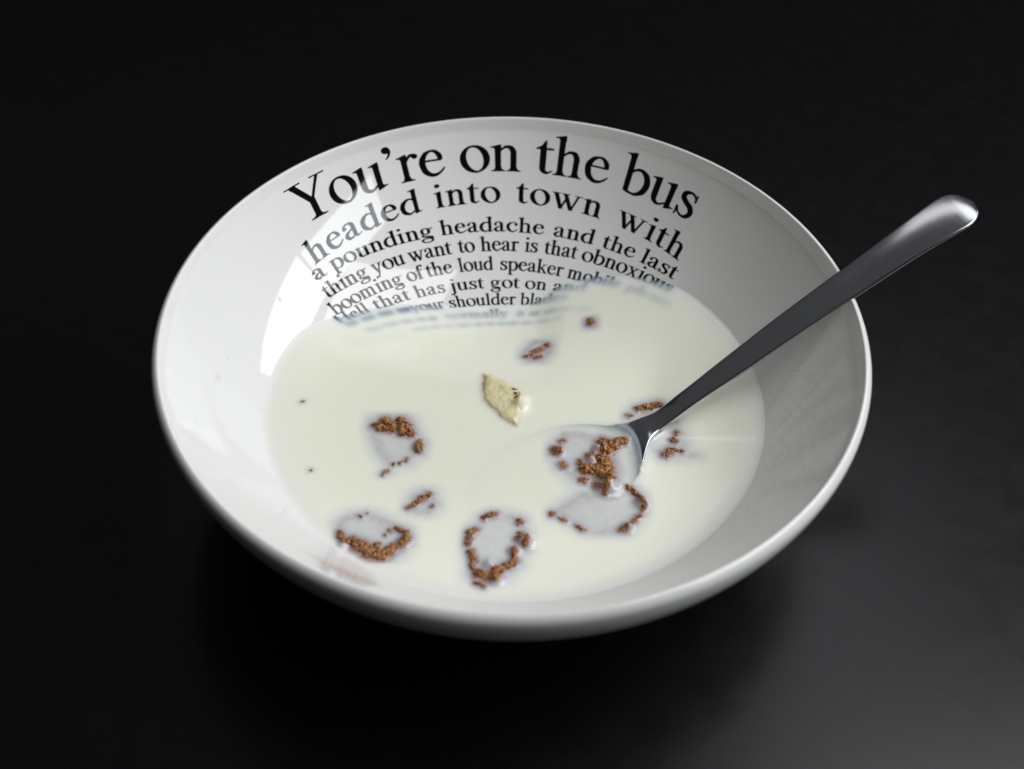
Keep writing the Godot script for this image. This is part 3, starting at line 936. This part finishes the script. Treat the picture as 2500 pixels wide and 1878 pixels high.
func blur(a: PackedFloat32Array, radius: int, w: int) -> PackedFloat32Array:
	# a box blur along rows, then along columns
	var b := PackedFloat32Array()
	b.resize(a.size())
	var k := 1.0 / (2 * radius + 1)
	for j in w:
		var sum := 0.0
		var row := j * w
		for i in range(-radius, w):
			if i + radius < w:
				sum += a[row + i + radius]
			if i - radius - 1 >= 0:
				sum -= a[row + i - radius - 1]
			if i >= 0:
				b[row + i] = sum * k
	var c := PackedFloat32Array()
	c.resize(a.size())
	for i in w:
		var sum := 0.0
		for j in range(-radius, w):
			if j + radius < w:
				sum += b[(j + radius) * w + i]
			if j - radius - 1 >= 0:
				sum -= b[(j - radius - 1) * w + i]
			if j >= 0:
				c[j * w + i] = sum * k
	return c


func spread_distance(d: PackedFloat32Array, w: int) -> void:
	for j in range(1, w):
		for i in range(1, w - 1):
			var k := j * w + i
			d[k] = minf(minf(d[k], minf(d[k - 1], d[k - w]) + 1.0), minf(d[k - w - 1], d[k - w + 1]) + 1.414)
	for j in range(w - 2, -1, -1):
		for i in range(w - 2, 0, -1):
			var k := j * w + i
			d[k] = minf(minf(d[k], minf(d[k + 1], d[k + w]) + 1.0), minf(d[k + w + 1], d[k + w - 1]) + 1.414)


func build_milk() -> void:
	var w := GRID
	var half := CELL * (w - 1) * 0.5
	var level := PackedFloat32Array()
	var under := PackedFloat32Array()      # height of what lies under the milk, over the milk, in millimetres
	var inked := PackedFloat32Array()
	var kind := PackedByteArray()          # 0 bowl, 1 cereal, 2 spoon, 3 fruit
	level.resize(w * w)
	under.resize(w * w)
	inked.resize(w * w)
	kind.resize(w * w)
	for j in w:
		var z := -half + j * CELL
		for i in w:
			var x := -half + i * CELL
			var r := Vector2(x / OVAL, z).length()
			var k := j * w + i
			if r > 0.086:
				level[k] = MILK_Y
				under[k] = 20.0
				continue
			level[k] = milk_plane(x, z)
			under[k] = (wall_y(r) - level[k]) * 1000.0
			if z < 0.0 and under[k] > -9.0 and under[k] < 1.0:
				var deg := rad_to_deg(atan2(x / OVAL, -z))
				var s := s_of(r)
				if absf(deg) < PRINT_ANGLE and s > PRINT_S0 and s < PRINT_S1:
					inked[k] = 1.0 if print_image.get_pixel(clampi(int((deg + PRINT_ANGLE) / (2.0 * PRINT_ANGLE) * 2048.0), 0, 2047), clampi(int((1.0 - (s - PRINT_S0) / (PRINT_S1 - PRINT_S0)) * 1152.0), 0, 1151)).r < 0.3 else 0.0
	for f: Dictionary in pieces:
		var i0 := maxi(0, int((f.box.position.x * 0.001 + half) / CELL))
		var i1 := mini(w - 1, int((f.box.end.x * 0.001 + half) / CELL) + 1)
		var j0 := maxi(0, int((f.box.position.y * 0.001 + half) / CELL))
		var j1 := mini(w - 1, int((f.box.end.y * 0.001 + half) / CELL) + 1)
		for j in range(j0, j1 + 1):
			for i in range(i0, i1 + 1):
				var e := piece_height(f, Vector2(-half + i * CELL, -half + j * CELL) * 1000.0)
				if e > -4.0 and e > under[j * w + i]:
					under[j * w + i] = e
					kind[j * w + i] = 3 if f.fruit else 1
	for m: ArrayMesh in spoon_under:
		var a := m.surface_get_arrays(0)
		var pv: PackedVector3Array = a[Mesh.ARRAY_VERTEX]
		var ix: PackedInt32Array = a[Mesh.ARRAY_INDEX]
		for t in range(0, ix.size(), 3):
			var p := pv[ix[t]]
			var q := pv[ix[t + 1]]
			var s := pv[ix[t + 2]]
			if minf(p.y, minf(q.y, s.y)) > MILK_Y + 0.0022:
				continue
			var i0 := maxi(0, int(ceil((minf(p.x, minf(q.x, s.x)) + half) / CELL)))
			var i1 := mini(w - 1, int((maxf(p.x, maxf(q.x, s.x)) + half) / CELL))
			var j0 := maxi(0, int(ceil((minf(p.z, minf(q.z, s.z)) + half) / CELL)))
			var j1 := mini(w - 1, int((maxf(p.z, maxf(q.z, s.z)) + half) / CELL))
			var det := (q.z - s.z) * (p.x - s.x) + (s.x - q.x) * (p.z - s.z)
			if absf(det) < 1e-14:
				continue
			for j in range(j0, j1 + 1):
				for i in range(i0, i1 + 1):
					var x := -half + i * CELL
					var z := -half + j * CELL
					var b0 := ((q.z - s.z) * (x - s.x) + (s.x - q.x) * (z - s.z)) / det
					var b1 := ((s.z - p.z) * (x - s.x) + (p.x - s.x) * (z - s.z)) / det
					if b0 < -0.01 or b1 < -0.01 or b0 + b1 > 1.01:
						continue
					var k := j * w + i
					var e := (b0 * p.y + b1 * q.y + (1.0 - b0 - b1) * s.y - level[k]) * 1000.0
					if e > under[k]:
						under[k] = e
						kind[k] = 2
	# how far each place is from something that stands out of the milk
	var from_wall := PackedFloat32Array()
	var from_piece := PackedFloat32Array()
	from_wall.resize(w * w)
	var from_spoon := PackedFloat32Array()
	from_spoon.resize(w * w)
	from_spoon.fill(1e6)
	from_piece.resize(w * w)
	from_wall.fill(1e6)
	from_piece.fill(1e6)
	for k in w * w:
		if under[k] > (0.0 if kind[k] == 0 else 0.3 if kind[k] == 2 else 0.15):
			if kind[k] == 0:
				from_wall[k] = 0.0
			elif kind[k] == 2:
				from_spoon[k] = 0.0
			else:
				from_piece[k] = 0.0
	spread_distance(from_wall, w)
	for k in w * w:
		if kind[k] == 0 and under[k] > -3.0:
			from_wall[k] = clampf(-under[k] / 0.92, -0.9, 1e6) / (CELL * 1000.0)
	spread_distance(from_piece, w)
	spread_distance(from_spoon, w)
	# the surface: it climbs up the wall and up what stands out of it
	var y := PackedFloat32Array()
	y.resize(w * w)
	for j in w:
		for i in w:
			var k := j * w + i
			y[k] = level[k] + 0.0007 * exp(-from_spoon[k] * CELL * 1000.0 / 1.1) + 0.00034 * exp(-from_piece[k] * CELL * 1000.0 / 0.6) + 0.0004 * exp(-from_wall[k] * CELL * 1000.0 / 1.3)
	# what shows dimly through the milk: dark print, dark steel, brown flakes
	var ink_sharp := PackedFloat32Array()
	var ink_soft := PackedFloat32Array()
	var ink_deep := PackedFloat32Array()
	var bran_thin := PackedFloat32Array()
	var bran_near := PackedFloat32Array()
	var bran_deep := PackedFloat32Array()
	var steel := PackedFloat32Array()
	ink_sharp.resize(w * w)
	ink_soft.resize(w * w)
	ink_deep.resize(w * w)
	bran_thin.resize(w * w)
	bran_near.resize(w * w)
	bran_deep.resize(w * w)
	steel.resize(w * w)
	var pulp_near := PackedFloat32Array()
	pulp_near.resize(w * w)
	for k in w * w:
		var t := maxf((y[k] - level[k]) * 1000.0 - under[k], 0.0)
		if kind[k] == 0:
			ink_sharp[k] = inked[k] * exp(-t / 0.5)
			ink_soft[k] = inked[k] * exp(-t / 2.4)
			ink_deep[k] = inked[k] * exp(-t / 6.0)
		elif kind[k] == 2:
			steel[k] = exp(-t / 1.3)
		elif kind[k] == 3:
			pulp_near[k] = exp(-t / 0.8)
		else:
			bran_thin[k] = exp(-t / 0.5)
			bran_near[k] = exp(-t / 0.85)
			bran_deep[k] = exp(-t / 1.9)
	ink_soft = blur(blur(ink_soft, 2, w), 2, w)
	ink_deep = blur(blur(ink_deep, 5, w), 4, w)
	bran_thin = blur(bran_thin, 1, w)
	bran_near = blur(blur(bran_near, 3, w), 2, w)
	bran_deep = blur(blur(bran_deep, 4, w), 3, w)
	pulp_near = blur(blur(pulp_near, 3, w), 3, w)
	var steel_wide := blur(blur(steel, 5, w), 5, w)
	steel = blur(steel, 1, w)
	var im := Image.create_empty(w, w, false, Image.FORMAT_RGB8)
	var milk := Color(0.885, 0.885, 0.735)
	for j in w:
		for i in w:
			var k := j * w + i
			var t := maxf((y[k] - level[k]) * 1000.0 - under[k], 0.0)
			var edge := clampf(exp(-from_wall[k] * CELL * 1000.0 / 3.5), 0.0, 1.0)
			var c := milk.lerp(Color(0.88, 0.88, 0.84), edge * 0.85)
			c = c.lerp(Color(0.30, 0.42, 0.52), clampf(ink_deep[k] * 1.05, 0.0, 0.65))
			c = c.lerp(Color(0.13, 0.2, 0.29), clampf(ink_soft[k] * 0.75, 0.0, 0.8))
			c = c.lerp(Color(0.02, 0.024, 0.03), clampf(ink_sharp[k], 0.0, 1.0))
			c = c.lerp(Color(0.45, 0.52, 0.63), clampf(bran_deep[k] * 1.0, 0.0, 0.8))
			c = c.lerp(Color(0.43, 0.33, 0.33), clampf(bran_near[k] * 0.6, 0.0, 0.8))
			c = c.lerp(Color(0.29, 0.12, 0.06), clampf(bran_thin[k] * 0.95, 0.0, 1.0))
			c = c.lerp(Color(0.6, 0.56, 0.47), clampf(pulp_near[k] * 0.9, 0.0, 0.8))
			c = c.lerp(Color(0.42, 0.5, 0.58), clampf(steel_wide[k] * 0.8, 0.0, 0.7))
			c = c.lerp(Color(0.12, 0.14, 0.17), clampf(steel[k] * steel[k] * 0.9, 0.0, 0.9))
			c = c.linear_to_srgb()
			im.set_pixel(i, j, c)
	y = blur(y, 1, w)
	var v := PackedVector3Array()
	var n := PackedVector3Array()
	var uv := PackedVector2Array()
	var seat := PackedInt32Array()
	seat.resize(w * w)
	seat.fill(-1)
	for j in range(1, w - 1):
		for i in range(1, w - 1):
			var k := j * w + i
			if under[k] > 3.2 and kind[k] == 0:
				continue
			seat[k] = v.size()
			v.append(Vector3(-half + i * CELL, y[k], -half + j * CELL))
			n.append(Vector3(y[k - 1] - y[k + 1], 2.0 * CELL, y[k - w] - y[k + w]).normalized())
			uv.append(Vector2((i + 0.5) / w, (j + 0.5) / w))
	var index := PackedInt32Array()
	for j in range(1, w - 2):
		for i in range(1, w - 2):
			var k := j * w + i
			var a := seat[k]
			var b := seat[k + 1]
			var c := seat[k + w]
			var d := seat[k + w + 1]
			if a >= 0 and b >= 0 and c >= 0 and d >= 0:
				index.append_array(PackedInt32Array([a, b, c, b, d, c]))
	var m := StandardMaterial3D.new()
	m.albedo_texture = ImageTexture.create_from_image(im)
	m.texture_repeat = false
	m.roughness = 0.1
	m.metallic_specular = 0.5
	var o := put("milk", arrays_to_mesh(v, n, index, uv), m)
	tag(o, "creamy white milk filling the lower half of the printed bowl", "milk")


func build_drops() -> void:
	# drops of milk that cling to the wall: [degrees, s, half width, half height, thickness in millimetres, label]
	var m := StandardMaterial3D.new()
	m.albedo_color = Color(0.84, 0.84, 0.81).linear_to_srgb()
	m.roughness = 0.04
	for d in [[-65.0, 87.6, 0.75, 0.95, 0.32, "tiny milk drop on the bright reflection on the upper left wall"], [-68.0, 97.5, 0.35, 0.9, 0.22, "short pale milk streak high on the left wall of the bowl"], [87.5, 94.3, 0.8, 2.1, 0.3, "long milk drop running down the right wall below the spoon handle"], [-86.0, 97.0, 0.3, 0.4, 0.2, "pin sized milk drop near the rim on the left wall"]]:
		var v := PackedVector3Array()
		var n := PackedVector3Array()
		var index := PackedInt32Array()
		var r0 := r_of(d[1])
		var th0 := deg_to_rad(d[0])
		var base := Vector3(r0 * sin(th0) * OVAL, wall_y(r0), -r0 * cos(th0))
		var rings := 7
		var turns := 24
		for i in rings + 1:
			for j in turns:
				var q := i / float(rings)
				var a := TAU * j / turns
				var s: float = d[1] + d[3] * q * sin(a) * (1.0 + 0.15 * sin(2.0 * a + 1.0))
				var r := r_of(s)
				var th: float = th0 + d[2] * 0.001 * q * cos(a) * (1.0 - 0.25 * sin(a)) / r
				var slope := wall_slope(r)
				var up := Vector3(-slope * sin(th), 1.0, slope * cos(th)).normalized()
				var p := Vector3(r * sin(th) * OVAL, wall_y(r), -r * cos(th))
				var h: float = d[4] * 0.001 * (1.0 - q * q) - 0.00003
				v.append(p + up * h - base)
				var out := (p - base) / maxf((p - base).length(), 1e-6)
				n.append((up + out * (2.0 * q * d[4] / ((d[2] + d[3]) * 0.5))).normalized())
		for i in rings:
			for j in turns:
				var k := i * turns + j
				var k2 := i * turns + (j + 1) % turns
				index.append_array(PackedInt32Array([k, k2, k + turns, k2, k2 + turns, k + turns]))
		var o := put("milk_drop", arrays_to_mesh(v, n, index), m)
		o.position = base
		tag(o, d[5], "milk drop", "milk drops on the wall of the bowl")
